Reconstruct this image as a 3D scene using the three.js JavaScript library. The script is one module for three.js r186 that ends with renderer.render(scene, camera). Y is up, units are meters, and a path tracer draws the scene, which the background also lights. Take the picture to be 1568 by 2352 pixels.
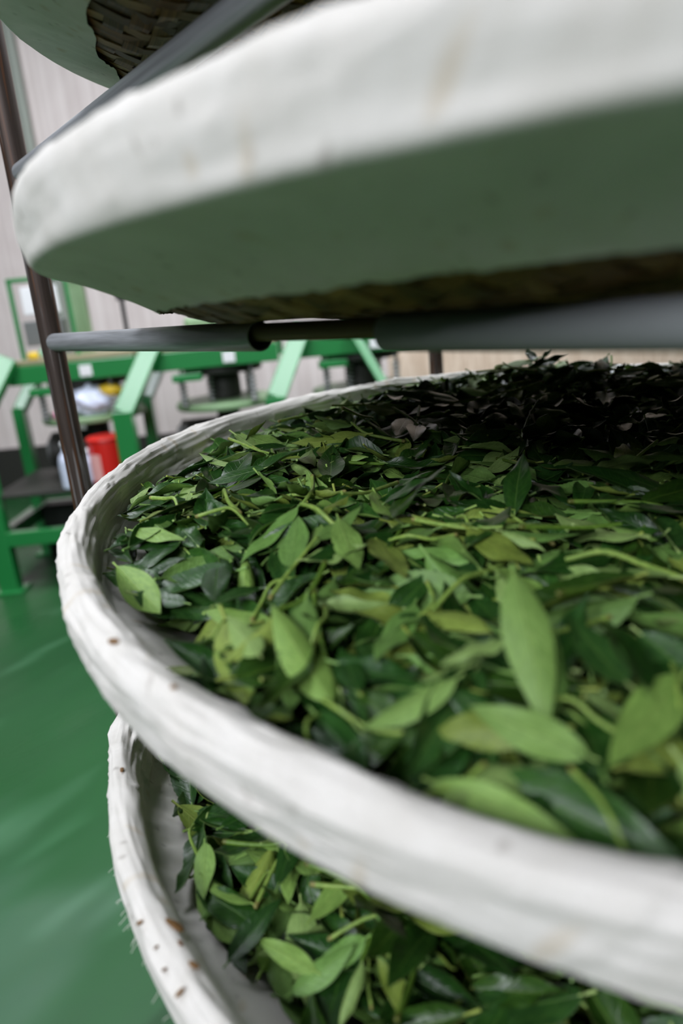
import * as THREE from 'three';
import { mergeGeometries } from 'three/addons/utils/BufferGeometryUtils.js';
import { RoundedBoxGeometry } from 'three/addons/geometries/RoundedBoxGeometry.js';
import { RectAreaLightUniformsLib } from 'three/addons/lights/RectAreaLightUniformsLib.js';
import { createNoise3D } from 'simplex-noise';

// ---------------------------------------------------------------- camera, light, exposure
const scene = new THREE.Scene();
scene.background = new THREE.Color(0x000000);
const EYE = 1.05;
const camera = new THREE.PerspectiveCamera(2 * Math.atan(1176 / 1690) * 180 / Math.PI, 1568 / 2352, 0.02, 40);
{
  const p = 0.284, r = -0.097;
  const fwd = new THREE.Vector3(0, -Math.sin(p), -Math.cos(p)), right = new THREE.Vector3(1, 0, 0), up = right.clone().cross(fwd);
  const X = right.clone().multiplyScalar(Math.cos(r)).addScaledVector(up, Math.sin(r));
  const Y = up.clone().multiplyScalar(Math.cos(r)).addScaledVector(right, -Math.sin(r));
  camera.quaternion.setFromRotationMatrix(new THREE.Matrix4().makeBasis(X, Y, fwd.clone().negate()));
  camera.position.set(0, EYE, 0);
}
camera.setFocalLength ? camera.filmGauge = 36 : 0;
camera.focus = 0.66;
camera.userData.fStop = 3.4;
const renderer = new THREE.WebGLRenderer({ antialias: true });
renderer.toneMapping = THREE.LinearToneMapping;
renderer.toneMappingExposure = 0.60;
renderer.shadowMap.enabled = true;
RectAreaLightUniformsLib.init();
const CEILING = 3.3;
const LAMPS = [[-2.2, 2.85, 1.8, 47, 1], [-1.1, 2.85, 2.8, 47, 1], [-1.4, 3.22, -1.0, 14], [-0.2, 3.22, -1.0, 14], [1.0, 3.22, -1.0, 14], [-1.4, 3.22, -2.6, 30], [1.0, 3.22, -2.8, 85]];   // x, y, z, power, aimed: tilted panels added over the aisle in place of window daylight, ceiling panels by the machines

// ---------------------------------------------------------------- helpers
function rng(seed) { let a = seed >>> 0; return () => { a = (a + 0x6D2B79F5) | 0; let t = Math.imul(a ^ (a >>> 15), 1 | a); t = (t + Math.imul(t ^ (t >>> 7), 61 | t)) ^ t; return ((t ^ (t >>> 14)) >>> 0) / 4294967296; }; }
const noise = createNoise3D(rng(71));
const { clamp, smoothstep, lerp } = THREE.MathUtils;
const used = {};
function numbered(n) { used[n] = (used[n] ?? -1) + 1; return used[n] ? n + '_' + String(used[n]).padStart(3, '0') : n; }
function shade(o) { o.traverse((m) => { if (m.isMesh) { m.castShadow = true; m.receiveShadow = true; } }); return o; }
function tag(o, label, category, group, kind) { o.userData.label = label; if (category) o.userData.category = category; if (group) o.userData.group = group; if (kind) o.userData.kind = kind; return o; }
function mesh(name, geo, mat, parent) { const m = new THREE.Mesh(geo, mat); m.name = parent === scene || !parent ? numbered(name) : name; (parent || scene).add(m); return m; }
function group(name, label, category, grp) { const g = new THREE.Group(); g.name = numbered(name); scene.add(g); return tag(g, label, category, grp); }
function struct(name, geo, mat, label) { const m = mesh(name, geo, mat, scene); tag(m, label, null, null, 'structure'); return m; }
const V = (x, y, z) => new THREE.Vector3(x, y, z);
function box(w, h, d, x = 0, y = 0, z = 0, r = 0.004) { const g = new RoundedBoxGeometry(w, h, d, 2, Math.min(r, w / 2.1, h / 2.1, d / 2.1)); g.translate(x, y, z); return g; }
function cyl(r, a, b, seg = 20, r2 = r) { const d = b.clone().sub(a), g = new THREE.CylinderGeometry(r2, r, d.length(), seg); g.applyQuaternion(new THREE.Quaternion().setFromUnitVectors(V(0, 1, 0), d.clone().normalize())); g.translate((a.x + b.x) / 2, (a.y + b.y) / 2, (a.z + b.z) / 2); return g; }
function bar(a, b, w, d, r = 0.006) {   // rectangular bar between two points; w in the x-y plane, d across it
  const dir = b.clone().sub(a), L = dir.length(), g = new RoundedBoxGeometry(w, L, d, 2, Math.min(r, w / 2.1, d / 2.1));
  const y = dir.normalize(), z = V(0, 0, 1).addScaledVector(y, -y.z).normalize(), x = y.clone().cross(z);
  g.applyMatrix4(new THREE.Matrix4().makeBasis(x, y, z)); g.translate((a.x + b.x) / 2, (a.y + b.y) / 2, (a.z + b.z) / 2); return g;
}
const merge = (list) => mergeGeometries(list.map((g) => { const n = g.index ? g.toNonIndexed() : g; for (const k of Object.keys(n.attributes)) if (!['position', 'normal', 'uv'].includes(k)) n.deleteAttribute(k); return n; }));
function texture(w, h, fn, srgb, rx = 1, ry = 1) {   // fn(u, v) -> [r, g, b] 0..1
  const data = new Uint8Array(w * h * 4);
  for (let j = 0; j < h; j++) for (let i = 0; i < w; i++) { const c = fn((i + 0.5) / w, (j + 0.5) / h), k = (j * w + i) * 4; for (let n = 0; n < 3; n++) data[k + n] = clamp(c[n] ?? c[0], 0, 1) * 255; data[k + 3] = 255; }
  const t = new THREE.DataTexture(data, w, h); t.magFilter = THREE.LinearFilter; t.minFilter = THREE.LinearFilter; t.wrapS = t.wrapT = THREE.RepeatWrapping; t.repeat.set(rx, ry);
  if (srgb) t.colorSpace = THREE.SRGBColorSpace; t.needsUpdate = true; return t;
}
function tile(u, v, k, z = 0) { const a = u * 2 * Math.PI, b = v * 2 * Math.PI, q = k / (2 * Math.PI); return noise(Math.cos(a) * q + z, Math.sin(a) * q + Math.cos(b) * q * 0.7, Math.sin(b) * q + z * 0.37); }   // noise that repeats
const rgb = (r, g, b) => [r / 255, g / 255, b / 255];
const mixc = (a, b, t) => a.map((x, i) => x + (b[i] - x) * t);

// ---------------------------------------------------------------- materials
const S = (o) => new THREE.MeshStandardMaterial(o);
const weave = texture(256, 256, (u, v) => { const p = 32, x = u * p, y = v * p, a = Math.abs(Math.sin(Math.PI * x)), b = Math.abs(Math.sin(Math.PI * y)), over = (Math.floor(x) + Math.floor(y)) % 2; return [0.25 + 0.6 * (over ? a * (0.6 + 0.4 * b) : b * (0.6 + 0.4 * a)) + 0.12 * tile(u, v, 40)]; }, false, 1 / 0.03, 1 / 0.03);
const clothColor = texture(512, 512, (u, v) => {
  let c = rgb(232, 228, 222); const n = tile(u, v, 7) * 0.5 + tile(u, v, 19, 5) * 0.3 + tile(u, v, 60, 9) * 0.2;
  c = mixc(c, rgb(205, 200, 190), clamp(0.25 + n * 0.6, 0, 1) * 0.5);
  const s = tile(u, v, 14, 21); if (s > 0.74) c = mixc(c, rgb(196, 176, 146), (s - 0.74) * 1.6);
  const s2 = tile(u, v, 22, 33); if (s2 > 0.8) c = mixc(c, rgb(120, 112, 104), (s2 - 0.8) * 2.2);
  return c;
}, true, 1 / 0.4, 1 / 0.4);
const M = {};
M.cloth = S({ map: clothColor, bumpMap: weave, bumpScale: 0.00025, roughness: 0.92 });
M.thread = S({ color: 0xe6e2da, roughness: 0.95 });
const bambooTex = texture(64, 256, (u, v) => { const n = noise(u * 9, v * 2.5, 3) * 0.5 + noise(u * 40, v * 3, 8) * 0.35; return mixc(rgb(168, 126, 74), rgb(104, 76, 42), clamp(0.45 + n, 0, 1)); }, true);
M.bamboo = S({ map: bambooTex, roughness: 0.5 });
M.bareBamboo = S({ map: bambooTex, color: 0xe6e0d4, roughness: 0.65 });
M.plastic = S({ color: 0x85888a, roughness: 0.62 });  // darker matt grey, for the second sleeves of one rail level
M.bamboo2 = S({ map: bambooTex, color: 0xc9b79a, roughness: 0.55 });
M.bamboo3 = S({ map: bambooTex, color: 0x9a8a70, roughness: 0.5 });
const rustTex = texture(256, 512, (u, v) => {
  const n = tile(u, v, 6, 2) * 0.6 + tile(u, v, 18, 4) * 0.4, m = tile(u, v, 40, 7); let c = mixc(rgb(74, 62, 56), rgb(52, 42, 38), clamp(0.5 + n, 0, 1));
  if (n > 0.12) c = mixc(c, rgb(112, 72, 46), clamp((n - 0.12) * 3, 0, 1) * (0.7 + 0.3 * m));
  const w = tile(u, v, 9, 14) + 0.25 * m; if (w > 0.5) c = mixc(c, rgb(150, 148, 150), clamp((w - 0.5) * 5, 0, 0.85));
  return c;
}, true, 2, 1.2);
M.rust = S({ map: rustTex, roughness: 0.5, metalness: 0.35 });
const pipeTex = texture(128, 512, (u, v) => { const n = tile(u, v, 10, 3) * 0.5 + tile(u, v, 45, 6) * 0.25; return mixc(rgb(178, 181, 186), rgb(140, 143, 146), clamp(0.4 + n, 0, 1)); }, true, 1, 2);
M.pipe = S({ map: pipeTex, roughness: 0.36, metalness: 0.35 });
M.rod = S({ color: 0x6a5c40, roughness: 0.55, metalness: 0.5 });
M.green = new THREE.MeshPhysicalMaterial({ color: 0x1f7a3c, roughness: 0.3, clearcoat: 1.0, clearcoatRoughness: 0.2 });
M.greenPale = S({ color: 0x7d9a72, roughness: 0.45 });
M.olive = S({ color: 0x8a8466, roughness: 0.6 });
M.dark = S({ color: 0x24241f, roughness: 0.55 });
M.black = S({ color: 0x121212, roughness: 0.5 });
M.grey = S({ color: 0x6d6f6e, roughness: 0.5, metalness: 0.3 });
M.steel = S({ color: 0xb9bcbc, roughness: 0.3, metalness: 0.8 });
M.white = S({ color: 0xe8e8ea, roughness: 0.55 });
M.blueWhite = S({ color: 0xcfd6ea, roughness: 0.4 });
M.red = S({ color: 0xc81f18, roughness: 0.35 });
M.redPale = S({ color: 0xe7a8a4, roughness: 0.4 });
M.yellow = S({ color: 0xd9b62c, roughness: 0.5 });
M.pink = S({ color: 0xd98aa6, roughness: 0.5 });

// ---------------------------------------------------------------- the room
const X0 = -6.5, X1 = 6.5, Z0 = -4.8, Z1 = 6.5, T = 0.12;
function plane(w, h, uvm = 1) { const g = new THREE.BoxGeometry(w, h, T); const uv = g.attributes.uv; for (let i = 0; i < uv.count; i++) uv.setXY(i, uv.getX(i) * w * uvm, uv.getY(i) * h * uvm); return g; }
{
  const floorTex = texture(1024, 1024, (u, v) => {
    const n = tile(u, v, 8, 1) * 0.5 + tile(u, v, 30, 3) * 0.3 + tile(u, v, 90, 5) * 0.2; let c = mixc(rgb(33, 82, 42), rgb(28, 70, 37), clamp(0.5 + n * 0.8, 0, 1));
    const dx = u - (-0.72 - X0) / (X1 - X0), dz = v - (1 - (-1.12 - Z0) / (Z1 - Z0)), d = Math.hypot(dx * (X1 - X0), dz * (Z1 - Z0)) * 1.6;   // a paler grey-green patch mixed in beside the rack
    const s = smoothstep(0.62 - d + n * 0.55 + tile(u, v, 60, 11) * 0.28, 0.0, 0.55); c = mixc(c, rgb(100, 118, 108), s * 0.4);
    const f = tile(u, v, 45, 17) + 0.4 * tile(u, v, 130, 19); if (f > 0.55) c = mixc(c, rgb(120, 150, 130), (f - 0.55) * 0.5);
    return c;
  }, true);
  const floorRough = texture(512, 512, (u, v) => [0.36 + 0.14 * tile(u, v, 20, 2) + 0.08 * tile(u, v, 80, 4)], false);
  const fg = new THREE.BoxGeometry(X1 - X0, T, Z1 - Z0); fg.translate((X0 + X1) / 2, -T / 2, (Z0 + Z1) / 2);
  struct('floor', fg, new THREE.MeshPhysicalMaterial({ map: floorTex, roughnessMap: floorRough, roughness: 1, specularIntensity: 0.6 }), 'glossy green painted concrete floor with pale patches');
  const cg = new THREE.BoxGeometry(X1 - X0, T, Z1 - Z0); cg.translate((X0 + X1) / 2, CEILING + T / 2, (Z0 + Z1) / 2);
  struct('ceiling', cg, S({ color: 0x3c3e3d, roughness: 0.9 }), 'plain grey ceiling');
  const stripe = texture(512, 64, (u, v) => { const n = Math.sin(u * 2 * Math.PI * 24) * 0.25 + tile(u, 0.3, 30) * 0.5 + tile(u, v, 6, 4) * 0.2; return mixc(rgb(226, 216, 212), rgb(206, 194, 190), clamp(0.5 + n, 0, 1)); }, true, 1, 1);
  const wood = texture(512, 256, (u, v) => { const n = tile(u, v * 0.12, 34, 6) * 0.6 + tile(u, v * 0.2, 90, 9) * 0.35; return mixc(rgb(224, 204, 184), rgb(196, 172, 150), clamp(0.45 + n, 0, 1)); }, true, 1, 1);
  const seam = 0.39, H = CEILING;
  const a = plane(seam - X0 - 0.004, H); a.translate((X0 + seam) / 2, H / 2, Z0 - T / 2);
  struct('wall_back', a, S({ map: stripe, roughness: 0.55 }), 'pinkish white wall panelling with fine vertical stripes');
  const b = plane(X1 - seam - 0.004, H); b.translate((X1 + seam) / 2, H / 2, Z0 - T / 2);
  struct('wall_back_panel', b, S({ map: wood, roughness: 0.5 }), 'beige wood-grain wall panelling behind the rack');
  const plain = S({ color: 0x55534f, roughness: 0.8 });
  const l = plane(Z1 - Z0, H); l.rotateY(Math.PI / 2); l.translate(X0 - T / 2, H / 2, (Z0 + Z1) / 2); struct('wall_left', l, plain, 'plain grey side wall');
  const r = plane(Z1 - Z0, H); r.rotateY(-Math.PI / 2); r.translate(X1 + T / 2, H / 2, (Z0 + Z1) / 2); struct('wall_right', r, plain, 'plain grey side wall');
  const f = plane(X1 - X0, H); f.translate((X0 + X1) / 2, H / 2, Z1 + T / 2); struct('wall_front', f, plain, 'plain grey wall behind the viewer');
  struct('baseboard_back', box(X1 - X0, 0.30, 0.02, (X0 + X1) / 2, 0.15, Z0 + 0.01), M.dark, 'dark tall skirting along the back wall');
  const c = mesh('wall_conduit', cyl(0.03, V(-1.6, 0.3, Z0 + 0.04), V(-1.6, CEILING, Z0 + 0.04), 16), S({ color: 0x8f968c, roughness: 0.5 }), scene); tag(c, 'grey vertical conduit pipe fixed on the pinkish wall', 'pipe');
}
for (const [x, y, z, power, aimed] of LAMPS) {
  const g = group(aimed ? 'added_hanging_light' : 'ceiling_light', aimed ? 'added tilted panel standing in for daylight, hung over the aisle, aimed at the rack' : 'flat light panel under the ceiling near the machines', 'light', aimed ? 'added daylight panels over the aisle' : 'ceiling light panels by the machines'); g.position.set(x, y, z);
  if (aimed) g.quaternion.setFromUnitVectors(V(0, -1, 0), V(0 - x, 1.0 - y, -0.4 - z).normalize());
  mesh('frame', box(0.64, 0.05, 1.24, 0, 0.029, 0), M.white, g);
  if (aimed) for (const s of [-0.5, 0.5]) { const a = V(0, 0.05, s), up = V(0, 1, 0).applyQuaternion(g.quaternion.clone().invert()), top = CEILING - y - a.clone().applyQuaternion(g.quaternion).y; mesh('hanger', cyl(0.006, a, a.clone().addScaledVector(up, top), 8), M.grey, g); }
  mesh('diffuser', box(0.6, 0.01, 1.2, 0, 0, 0), new THREE.MeshStandardMaterial({ color: 0xffffff, emissive: 0xf2f6ff, emissiveIntensity: 6, roughness: 0.6 }), g);
  const l = new THREE.RectAreaLight(0xf4f7ff, power, 0.6, 1.2); l.position.set(0, -0.008, 0); l.rotation.x = -Math.PI / 2; l.name = 'panel_light'; g.add(l);
}

// ---------------------------------------------------------------- cloth-covered bamboo trays
const profile = (R) => [[R - 0.066, -0.0605], [R - 0.036, -0.0450], [R - 0.010, -0.0335], [R + 0.004, -0.0302], [R + 0.0078, -0.0272], [R + 0.0098, -0.0185], [R + 0.0114, -0.006], [R + 0.0112, 0.003], [R + 0.0072, 0.0095], [R, 0.0120], [R - 0.0076, 0.0092], [R - 0.0118, 0.002], [R - 0.0128, -0.010], [R - 0.018, -0.024], [R - 0.034, -0.034], [R - 0.085, -0.0535], [R - 0.14, -0.0632], [R * 0.3, -0.0670], [0.004, -0.0675]];
const UNDER = [[0, -0.0960], [0.30, -0.0935], [0.50, -0.0860], [0.64, -0.0775], [0.78, -0.0755], [0.82, -0.0690], [0.86, -0.0605], [0.90, -0.0505], [1, -0.0275]];   // r/R, y of the woven bottom
function under(q) { for (let i = 1; i < UNDER.length; i++) if (q <= UNDER[i][0]) { const [a, ya] = UNDER[i - 1], [b, yb] = UNDER[i]; return lerp(ya, yb, (q - a) / (b - a)); } return -0.0275; }
function clothGeometry(R, seed, NA, wrinkle, upright) {   // [bottom flap, hoop and lining]
  const curve = new THREE.CatmullRomCurve3(profile(R).map(([x, y]) => V(x, y, 0)), false, 'centripetal'); curve.arcLengthDivisions = 1200;
  const total = curve.getLength(), knots = [[0, 0.074, 14], [0.074, 0.186, NA > 700 ? 66 : 30], [0.186, total, 20]], rim = [0];   // fine rows on the hoop
  for (const [a, b, n] of knots) for (let k = 1; k <= n; k++) rim.push(Math.min(1, lerp(a, b, k / n) / total));
  const NP = rim.length - 1;
  const pts = rim.map((t) => curve.getPointAt(t)), tan = rim.map((t) => curve.getTangentAt(t)), len = curve.getLength();
  const pos = [], uv = [], idx = [];
  for (let i = 0; i <= NA; i++) {
    const th = (i % NA) / NA * 2 * Math.PI, c = Math.cos(th), s = Math.sin(th);
    for (let j = 0; j <= NP; j++) {
      const p = pts[j], nx = tan[j].y, ny = -tan[j].x, arc = rim[j] * len, x = c * R, z = s * R;   // (nx, ny) points out of the cloth
      const onHoop = smoothstep(arc, 0.076, 0.088) * (1 - smoothstep(arc, 0.160, 0.188)), flap = 1 - smoothstep(arc, 0.060, 0.078), inside = smoothstep(arc, 0.153, 0.188) * (1 - smoothstep(arc, 0.24, 0.3));
      let d = 0;
      const n1 = upright ? noise(x * 20 + seed, z * 20, arc * 14 + seed) : noise(x * 7 + seed, z * 7, arc * 150 + seed), n2 = noise(x * 30, z * 30 + seed, arc * 120), n3 = noise(x * 9, z * 9, seed + arc * 40), n4 = upright ? noise(x * 45, z * 45 + 5, arc * 20 + seed) : noise(x * 8, z * 8 + 5, arc * 240 + seed), patch = 0.2 + 0.8 * smoothstep(noise(x * 5, z * 5, seed + 9), -0.5, 0.4);
      d += onHoop * wrinkle * (patch * (0.0026 * (1 - Math.abs(n1)) ** 4 + 0.0010 * (1 - Math.abs(n4)) ** 4) - 0.0010 + 0.0003 * n2 + 0.0013 * n3);
      // ends of the binding strips: a low step at uneven distances, run askew round the hoop
      const w = th * R / 0.12 + 0.9 * noise(x * 4, z * 4, seed) + arc * 3.6, fr = w - Math.floor(w);
      d += onHoop * wrinkle * 0.0018 * Math.exp(-fr * 11) * (1 - Math.exp(-fr * 120)) * (0.6 + 0.5 * n3);
      d += flap * (0.0012 * noise(x * 30, z * 30, seed + arc * 10) + 0.0007 * noise(x * 90, z * 90, arc * 14));
      d += inside * (0.0028 * noise(x * 22, z * 22, seed + arc * 9) + 0.0012 * noise(x * 60, z * 60, arc * 25));
      const edge = j === 0 ? 0.004 * noise(x * 12, z * 12, seed) : 0;
      const r = Math.max(0.003, p.x + nx * d + edge), y = p.y + ny * d;
      pos.push(c * r, y, s * r); uv.push(i / NA * 2 * Math.PI * R, arc);
    }
  }
  const W = NP + 1, cut = rim.findIndex((t) => t * len > 0.0785), idx2 = [];
  for (let i = 0; i < NA; i++) for (let j = 0; j < NP; j++) { const a = i * W + j, b = a + W; (j < cut ? idx2 : idx).push(a, a + 1, b, b, a + 1, b + 1); }
  const g = new THREE.BufferGeometry(); g.setAttribute('position', new THREE.Float32BufferAttribute(pos, 3)); g.setAttribute('uv', new THREE.Float32BufferAttribute(uv, 2)); g.setIndex([...idx2, ...idx]); g.computeVertexNormals();
  const n = g.attributes.normal; for (let j = 0; j <= NP; j++) { const a = j, b = NA * W + j, x = n.getX(a) + n.getX(b), y = n.getY(a) + n.getY(b), z = n.getZ(a) + n.getZ(b), l = Math.hypot(x, y, z) || 1; n.setXYZ(a, x / l, y / l, z / l); n.setXYZ(b, x / l, y / l, z / l); }
  return [[0, cut, idx2], [cut, NP, idx]].map(([j0, j1, list]) => {   // each piece keeps only its own vertices
    const map = new Map(), keep = [], out = list.map((k) => { if (!map.has(k)) { map.set(k, keep.length); keep.push(k); } return map.get(k); }), o = new THREE.BufferGeometry();
    for (const [name, size] of [['position', 3], ['normal', 3], ['uv', 2]]) { const s = g.attributes[name].array, d = new Float32Array(keep.length * size); keep.forEach((k, m) => { for (let c = 0; c < size; c++) d[m * size + c] = s[k * size + c]; }); o.setAttribute(name, new THREE.BufferAttribute(d, size)); }
    o.setIndex(out); return o;
  });
}
function stripGeometry(R, off, turn, phase, width) {   // one bamboo strip of the woven bottom, a chord of the disc
  const rb = R * 0.880, half = Math.sqrt(Math.max(0, rb * rb - off * off)) - 0.002, n = Math.max(6, Math.round(half * 2 / 0.014)), pos = [], uv = [], idx = [];
  for (let i = 0; i <= n; i++) {
    const a = -half + 2 * half * i / n;
    for (const [s, t] of [[-1, 0], [1, 0], [1, 1], [-1, 1]]) {
      const b = off + s * width / 2, x = turn ? b : a, z = turn ? a : b, w = Math.sin((a / 0.013) * Math.PI / 2 + phase) * 0.0011;
      pos.push(x, under(Math.hypot(x, z) / R) + 0.0040 + w + t * 0.0011, z); uv.push((s + 1) / 2, a / 0.3);
    }
  }
  for (let i = 0; i < n; i++) for (let k = 0; k < 4; k++) { const a = i * 4 + k, b = i * 4 + (k + 1) % 4, c = a + 4, d = b + 4; idx.push(a, c, b, b, c, d); }
  const e = n * 4; idx.push(0, 1, 2, 0, 2, 3, e, e + 2, e + 1, e, e + 3, e + 2);
  const g = new THREE.BufferGeometry(); g.setAttribute('position', new THREE.Float32BufferAttribute(pos, 3)); g.setAttribute('uv', new THREE.Float32BufferAttribute(uv, 2)); g.setIndex(idx);
  const f = g.toNonIndexed(); f.computeVertexNormals(); return f;
}
const stripSets = {};
function tray(label, { x, y, z, R, a, b, seed, wrinkle, woven, NA = 900 }) {
  const g = group('withering_tray', label, 'tray', 'round cloth-covered withering trays on the rack');
  g.position.set(x, EYE + y, z); g.quaternion.setFromUnitVectors(V(0, 1, 0), V(-a, 1, -b).normalize());
  const [flap, cover] = clothGeometry(R, seed, NA, wrinkle, woven); mesh('cloth_cover', cover, M.cloth, g); mesh('bottom_cloth', flap, M.cloth, g).userData.label = 'cloth folded under the tray';
  if (woven) {
    const key = R, step = 0.0155, base = mesh('woven_bottom', new THREE.LatheGeometry(UNDER.filter(([q]) => q <= 0.86).map(([q, yy]) => new THREE.Vector2(Math.max(q * R, 0.0001), yy + 0.0060)), 90), M.bamboo3, g);
    stripSets[key] ??= (() => { const out = []; const n = Math.floor(R * 0.85 / step); for (let t = 0; t < 2; t++) for (let i = -n; i <= n; i++) out.push(stripGeometry(R, i * step, t, (i % 2 ? Math.PI : 0) + t * Math.PI, 0.0128)); return out; })();
    const q = rng(seed * 7 + 3); base.rotation.y = 0.35;
    for (const s of stripSets[key]) mesh('bamboo_strip', s, [M.bamboo, M.bamboo2, M.bamboo3][Math.floor(q() * 3)], base);
  } else mesh('woven_bottom', new THREE.LatheGeometry(UNDER.filter(([q]) => q <= 0.86).map(([q, yy]) => new THREE.Vector2(Math.max(q * R, 0.0001), yy)), 90), M.bamboo2, g);
  return g;
}
const TR = {
  mid: { x: 0.2935, y: -0.1655, z: -0.625, R: 0.5, a: -0.034, b: -0.049, seed: 3, wrinkle: 0.9, NA: 1100 },
  low: { x: 0.303, y: -0.375, z: -0.591, R: 0.5, a: -0.0998, b: 0.0, seed: 11, wrinkle: 1.6, NA: 1100 },
  upper: { x: 0.2956, y: 0.0602, z: -0.631, R: 0.487, a: -0.0005, b: 0.0125, seed: 19, wrinkle: 0.75, woven: true },
  top: { x: 0.262, y: 0.262, z: -0.71, R: 0.487, a: 0, b: 0.0, seed: 29, wrinkle: 0.8, woven: true, NA: 600 },
};
const midTray = tray('white cloth-wrapped round tray heaped with green leaves, middle of the stack', TR.mid);
const lowTray = tray('white cloth-wrapped round tray with worn rim, lowest in view, half hidden', TR.low);
const upperTray = tray('cloth-wrapped tray seen from below with broad pale wall and woven bamboo bottom', TR.upper);
const topTray = tray('topmost tray in deep shade with only its dark underside in view', TR.top);

// worn spots where the bamboo hoop shows through the cloth, and frayed threads
function hoopPoint(R, th, t) { const x = R + 0.0118 * Math.cos(t), y = 0.0118 * Math.sin(t); return V(Math.cos(th) * x, y, Math.sin(th) * x); }
function worn(tr, R, th, t, w, h, mat, turn = 0) {
  const g = new THREE.SphereGeometry(1, 18, 8), p = g.attributes.position; for (let i = 0; i < p.count; i++) { const k = 1 + 0.18 * noise(p.getX(i) * 2 + th * 9, p.getY(i) * 2, p.getZ(i) * 2); p.setXYZ(i, p.getX(i) * w * k, p.getY(i) * h * k, p.getZ(i) * 0.0009); } g.computeVertexNormals();
  const n = V(Math.cos(th) * Math.cos(t), Math.sin(t), Math.sin(th) * Math.cos(t)), a = V(-Math.sin(th), 0, Math.cos(th)), b = n.clone().cross(a), m = mesh('worn_spot', g, mat, tr), c = Math.cos(turn), s = Math.sin(turn);
  m.quaternion.setFromRotationMatrix(new THREE.Matrix4().makeBasis(a.clone().multiplyScalar(c).addScaledVector(b, s), b.clone().multiplyScalar(c).addScaledVector(a, -s), n)); m.position.copy(hoopPoint(R, th, t)).addScaledVector(n, 0.0010); m.userData.label = 'bare brown bamboo showing through a hole';
}
{
  const q = rng(404), spots = [[2.58, 1.95, 0.0064, 0.0028, 0.5], [2.52, 1.75, 0.0036, 0.0017, 0.4], [2.553, 1.75, 0.0022, 0.0010, 0.2], [2.888, 1.6, 0.0028, 0.0014, 0], [2.568, 0.85, 0.0015, 0.0008, 1.2], [2.54, 0.7, 0.0018, 0.0008, 1.0], [2.506, 0.75, 0.0034, 0.0012, 1.3], [2.612, 0.65, 0.0028, 0.0011, 1.0]];
  for (const [th, t, w, h, turn] of spots) worn(lowTray, TR.low.R, th, t, w, h, w > 0.0025 ? M.bareBamboo : M.bamboo2, turn);
  for (const [th, t, w, h, turn] of [[2.532, 1.3, 0.0042, 0.0020, 0.3], [2.412, 1.4, 0.0022, 0.0013, 0.1]]) worn(midTray, TR.mid.R, th, t, w, h, M.bareBamboo, turn);
  const threads = [];
  for (let i = 0; i < 60; i++) {
    const th = 2.05 + q() * 1.1, R = TR.low.R, y = -0.027 + q() * 0.006, r = R + 0.0078 + q() * 0.0015, L = 0.0015 + q() * 0.0045, o = V(Math.cos(th) * r, y, Math.sin(th) * r), d = V(Math.cos(th) * (0.6 + q()), -0.9 * q(), Math.sin(th) * (0.6 + q())).add(V(q() - 0.5, q() - 0.6, q() - 0.5)).normalize();
    threads.push(new THREE.TubeGeometry(new THREE.CatmullRomCurve3([o, o.clone().addScaledVector(d, L * 0.5).add(V(0, 0.001 * (q() - 0.5), 0)), o.clone().addScaledVector(d, L).add(V(0.002 * (q() - 0.5), -0.001, 0))]), 4, 0.00016, 4));
  }
  const f = mesh('frayed_threads', merge(threads), M.thread, lowTray); f.userData.kind = 'stuff'; f.userData.label = 'loose frayed cotton threads along the hem';
}

// ---------------------------------------------------------------- the rack
{
  const rack = group('tray_rack', 'rusty steel pipe rack with horizontal tray rails', 'rack');
  const d = V(Math.cos(0.955), 0, Math.sin(0.955)), n = V(-Math.sin(0.955), 0, Math.cos(0.955));
  const A = V(-0.330, 0, -0.926), B = V(0.214, 0, -1.47);
  const A2 = A.clone().addScaledVector(d, 1.55), B2 = B.clone().addScaledVector(d, 1.75);
  for (const [p] of [[A], [B], [A2], [B2]]) mesh('post', cyl(0.0135, V(p.x, 0, p.z), V(p.x, 2.1, p.z), 28), M.rust, rack);
  const levels = [-0.7, -0.478, -0.2505, -0.0185, 0.17, 0.36];
  for (const h of levels) for (const [p, p2] of [[A, A2], [B, B2]]) {
    const a = p.clone().setY(EYE + h), e = p2.clone().setY(EYE + h), L = a.distanceTo(e), u = e.clone().sub(a).normalize();
    const rod = mesh('rail', cyl(0.0062, a, e, 18), M.rod, rack);
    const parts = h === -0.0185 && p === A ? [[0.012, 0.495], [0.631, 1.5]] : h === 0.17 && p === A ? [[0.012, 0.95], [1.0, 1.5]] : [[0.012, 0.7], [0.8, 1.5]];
    for (const [s, t] of parts) {
      const o = 0.0104, i = 0.0090, drop = i - 0.0064, c = a.clone().addScaledVector(u, s).add(V(0, -drop, 0));
      const g = new THREE.LatheGeometry([[i, 0], [o - 0.0005, 0], [o, 0.0006], [o, t - s - 0.0006], [o - 0.0005, t - s], [i, t - s], [i, 0]].map(([q, w]) => new THREE.Vector2(q, w)), 40);
      g.applyQuaternion(new THREE.Quaternion().setFromUnitVectors(V(0, 1, 0), u)); g.translate(c.x, c.y, c.z);
      const sl = mesh('roller_sleeve', g, s > 0.5 && h === -0.0185 ? M.plastic : M.pipe, rod); sl.userData.label = s > 0.5 && h === -0.0185 ? 'darker matt grey sleeve' : 'grey metal tube sleeve';
    }
  }
  for (const h of [-0.9, 0.9]) for (const [p, q] of [[A, B], [A2, B2]]) mesh('cross_bar', cyl(0.009, p.clone().setY(EYE + h), q.clone().setY(EYE + h), 16), M.rust, rack);
}

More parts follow.
